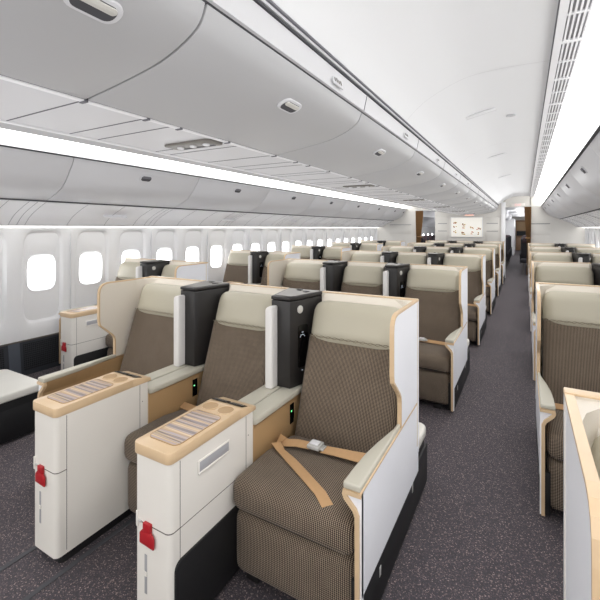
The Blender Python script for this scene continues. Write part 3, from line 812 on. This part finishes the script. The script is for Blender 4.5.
# lit picture
pic = empty('wall_picture', (-1.54, YB, 1.475))
mb = MB(); mb.prism(rrect(-.45, .45, -.31, .31, .02, 4), 'y', -.03, 0, 'wall', .004); mb.build('picture_frame', pic)
mb = MB(); mb.prism(rrect(-.425, .425, -.285, .285, .015, 4), 'y', -.034, -.028, 'art'); mb.build('picture_panel', pic)
mb = MB(); rnd = random.Random(3)
for (cx, cz, n) in ((-.33, .15, 5), (-.33, .02, 4), (-.33, -.13, 5), (-.08, .08, 6), (-.08, -.02, 5), (-.08, -.19, 7), (.15, -.02, 6), (.16, -.17, 5), (.34, -.04, 7), (.34, -.19, 6)):
    for q in range(n):
        a = rnd.uniform(0, 6.28); x = cx+rnd.uniform(-.045, .045); z = cz+rnd.uniform(-.035, .035); r_ = rnd.uniform(.014, .03)
        pts = [(x+r_*math.cos(a+t)*rnd.uniform(.6, 1.1), z+r_*math.sin(a+t)*rnd.uniform(.5, 1)) for t in (0, 1.2, 2.4, 3.6, 4.9)]
        mb.prism(pts, 'y', -.037, -.034, rnd.choice(['artd', 'artr', 'artg']))
mb.build('inlaid_figures', pic)
tag(pic, 'backlit cream wall picture with small brown figures on the centre bulkhead', 'picture')
sg_ = empty('ceiling_sign', (-1.45, YB-.1, 1.842)); mb = MB(); mb.box(-.14, .14, -.03, .03, -.03, .02, 'binl', .004); mb.build('sign_box', sg_); mb = MB(); mb.box(-.12, .12, -.032, -.03, -.022, .0, 'amber'); mb.build('lit_face', sg_)
tag(sg_, 'glowing amber sign under the bins above the wall picture', 'sign')
def exit_sign(x, z, lab):
    r = empty('exit_sign', (x, YB-.02, z)); mb = MB(); mb.box(-.17, .17, -.012, .02, -.045, .045, 'exitw', .004); mb.build('sign_plate', r)
    cu = bpy.data.curves.new('exit_lettering', 'FONT'); cu.body = 'EXIT'; cu.size = .085; cu.extrude = .001; cu.align_x = 'CENTER'; cu.align_y = 'CENTER'
    t = bpy.data.objects.new('tmp', cu); C.objects.link(t); dg = bpy.context.evaluated_depsgraph_get(); me = bpy.data.meshes.new_from_object(t.evaluated_get(dg)); bpy.data.objects.remove(t)
    me.materials.clear(); me.materials.append(M['exitr']); l = bpy.data.objects.new('exit_lettering', me); C.objects.link(l); l.parent = r; l.location = (0, -.014, 0); l.rotation_euler = (math.pi/2, 0, 0)
    tag(r, lab, 'sign')
exit_sign(-.17, 2.105, 'red exit sign over the right aisle opening'); exit_sign(-2.72, 2.08, 'red exit sign over the left aisle opening')
def curtain(x, w, top, lab, y=YB-.03):
    mb = MB(); n = 36; rows = []
    for j in range(13):
        t = j/12; z = top-(top-.12)*t; wj = w*(1-.45*math.sin(min(1, t*1.6)*math.pi/2)**2+.25*max(0, t-.6)); ring = []
        for i in range(n+1):
            u = i/n; ring.append(mb.bm.verts.new((x+w/2*(1 if lab.find('right') >= 0 else -1)*(1-wj/w)*.6+(u-.5)*wj, y-.03+.022*math.sin(u*8*2*math.pi), z)))
        rows.append(ring)
    mb.mi('curtain')
    for a, b_ in zip(rows, rows[1:]):
        for i in range(n): mb.bm.faces.new((a[i], a[i+1], b_[i+1], b_[i]))
    r = empty('curtain', (0, 0, 0)); c = mb.build('curtain_cloth', r, 80)
    m2 = MB(); m2.box(x-w/2-.02, x+w/2+.3, y-.02, y, top, top+.02, 'steel'); m2.build('curtain_rail', r)
    m2 = MB(); m2.box(x-.06, x+.08, y-.065, y+.005, 1.15, 1.19, 'curtain', .005); m2.build('tie_band', r)
    tag(r, lab, 'curtain')
curtain(.07, .17, 2.05, 'brown gathered curtain at the right aisle opening'); curtain(-2.93, .24, 2.0, 'brown gathered curtain at the left aisle opening')

# ------------------------------------------------------------------ next cabin beyond the bulkheads
mb = MB(); mb.box(CU-3.1, CU+3.1, YB+.05, Y1, 2.16, 2.2, 'ceil'); struct(mb, 'ceiling_aft_cabin')
mb = MB(); mb.prism([(CU-.75, 1.85), (CU+.75, 1.85), (CU+.86, 1.95), (CU+.86, 2.16), (CU-.86, 2.16), (CU-.86, 1.95)], 'y', YB+.3, 24, 'under')
for sx in (-1, 1): mb.prism([(CU+sx*2.3, 1.66), (CU+sx*1.95, 1.9), (CU+sx*1.95, 2.16), (CU+sx*2.9, 2.16), (CU+sx*2.9, 1.5)], 'y', YB+.3, 28, 'under')
struct(mb, 'trim_18')
mb = MB(); mb.box(-2.3, -.5, 24, 26.5, 0, 1.95, 'wall', .02); mb.box(.08, 1.4, 26, 26.1, 0, 2.16, 'bulk'); struct(mb, 'wall_aft_cabin')
mb = MB(); mb.box(CU-3, CU+3, Y1-.1, Y1, 0, 2.2, 'bulk'); struct(mb, 'wall_end')
gal = empty('galley_unit', (-.22, Y1-.12, 0)); mb = MB(); mb.box(-.30, .30, -.5, 0, .85, 1.95, 'galley', .02); mb.box(-.30, .30, -.5, 0, 0, .85, 'galley', .02); mb.build('cabinet', gal)
mb = MB(); mb.box(-.26, .26, -.51, -.49, .95, 1.25, 'black2'); mb.build('dark_oven_front', gal); mb = MB(); mb.box(-.25, .25, -.51, -.49, 1.32, 1.85, 'tan', .01); mb.build('cabinet_door', gal)
tag(gal, 'brown galley cabinet at the far end of the right aisle', 'galley')
ec = empty('economy_seat')
mb = MB(); mb.cushion((0, -.25, .42), (.22, .24, .06), .04, 'econ', n=3); mb.build('seat_cushion', ec, 60)
mb = MB(); vs = mb.cushion((0, .04, .78), (.22, .05, .34), .04, 'econ', n=3); mb.build('backrest', ec, 60)
mb = MB(); mb.cushion((0, -.01, 1.06), (.17, .03, .09), .025, 'econh', n=3); mb.build('headrest', ec, 60)
for sx in (-1, 1):
    mb = MB(); mb.box(sx*.235-.02, sx*.235+.02, -.42, 0, .60, .63, 'econ', .006); mb.box(sx*.235-.012, sx*.235+.012, -.1, 0, .3, .6, 'econ'); mb.build('armrest', ec)
mb = MB()
for sx in (-.15, .15): mb.box(sx-.015, sx+.015, -.42, -.38, 0, .38, 'lid'); mb.box(sx-.015, sx+.015, -.04, 0, 0, .38, 'lid')
mb.build('legs', ec)
EO = ['first', 'second', 'third', 'fourth', 'fifth', 'sixth']
for k in range(6):
    place(ec, .10, 14.6+.86*k, f'dark economy seat right of the far aisle beyond the bulkhead, {EO[k]} row', 'seat', 'economy seats right of the far aisle')
    place(ec, -.73, 14.9+.86*k, f'dark economy seat left of the far aisle beyond the bulkhead, {EO[k]} row', 'seat', 'economy seats left of the far aisle')
for k in range(4):
    place(ec, -3.35, 14.4+.86*k, f'dark economy seat seen through the left opening, {EO[k]} row', 'seat', 'economy seats seen through the left opening')

# ------------------------------------------------------------------ lights
def area(name, loc, sx, sy, e, rot=(0, 0, 0), col=(1, 1, 1)):
    l = bpy.data.lights.new(name, 'AREA'); l.shape = 'RECTANGLE'; l.size = sx; l.size_y = sy; l.energy = e; l.color = col
    o = bpy.data.objects.new(name, l); C.objects.link(o); o.location = loc; o.rotation_euler = rot; return o
UP = (math.pi, 0, 0)
area('aisle_up_fill', (-.2, 5.7, 1.2), .4, 14, 17, UP); area('aisle_up_fill_left', (2*CU+.2, 5.7, 1.2), .4, 14, 17, UP)  # added upward fill in both aisles for bins and ceiling, not cabin fixtures
area('centre_up_fill', (CU, 5.7, 1.2), 1.6, 14, 30, UP)  # unseen fill over the centre seats, added to lift the bin undersides
area('aisle_down_fill', (-.2, 5.7, 2.0), .5, 14, 36); area('aisle_down_fill_left', (2*CU+.2, 5.7, 2.0), .5, 14, 36)  # added downward fill hanging free above each aisle, brightens the seats
def point(name, loc, e, r):
    l = bpy.data.lights.new(name, 'POINT'); l.energy = e; l.shadow_soft_size = r
    o = bpy.data.objects.new(name, l); C.objects.link(o); o.location = loc
for k in range(4): point('aft_cabin_fill', (-.2, 14.6+4*k, 1.75), 26, .15)  # made-up point fills that brighten the next cabin
for k in range(2): point('aft_cabin_fill_left', (2*CU+.2, 14.6+4*k, 1.75), 26, .15)  # more added fill, for the left aisle of the next cabin
area('aisle_side_fill', (.0, 6.5, .62), .5, 12, 10, (0, math.radians(90), 0))  # added sideways fill onto the aisle-facing seat panels
area('front_fill', (-1.2, Y0+.1, 1.4), 4.5, 1.6, 45, (math.radians(85), 0, 0))  # unseen fill added behind the camera
w = bpy.data.worlds.new('World'); bpy.context.scene.world = w; w.use_nodes = True
w.node_tree.nodes['Background'].inputs[0].default_value = (.9, .95, 1, 1); w.node_tree.nodes['Background'].inputs[1].default_value = 1.0

# ------------------------------------------------------------------ camera
cam = bpy.data.cameras.new('camera'); co = bpy.data.objects.new('camera', cam); C.objects.link(co)
co.location = (0, 0, 1.45); co.rotation_euler = (math.pi/2, 0, TH)
cam.sensor_width = 36; cam.lens = 36*397/600; cam.shift_y = -72/600; cam.clip_start = .02; cam.clip_end = 100
sc = bpy.context.scene; sc.camera = co
sc.view_settings.view_transform = 'Standard'; sc.view_settings.look = 'None'; sc.view_settings.exposure = 0
sc.cycles.max_bounces = 8; sc.cycles.diffuse_bounces = 5; sc.cycles.use_denoising = True
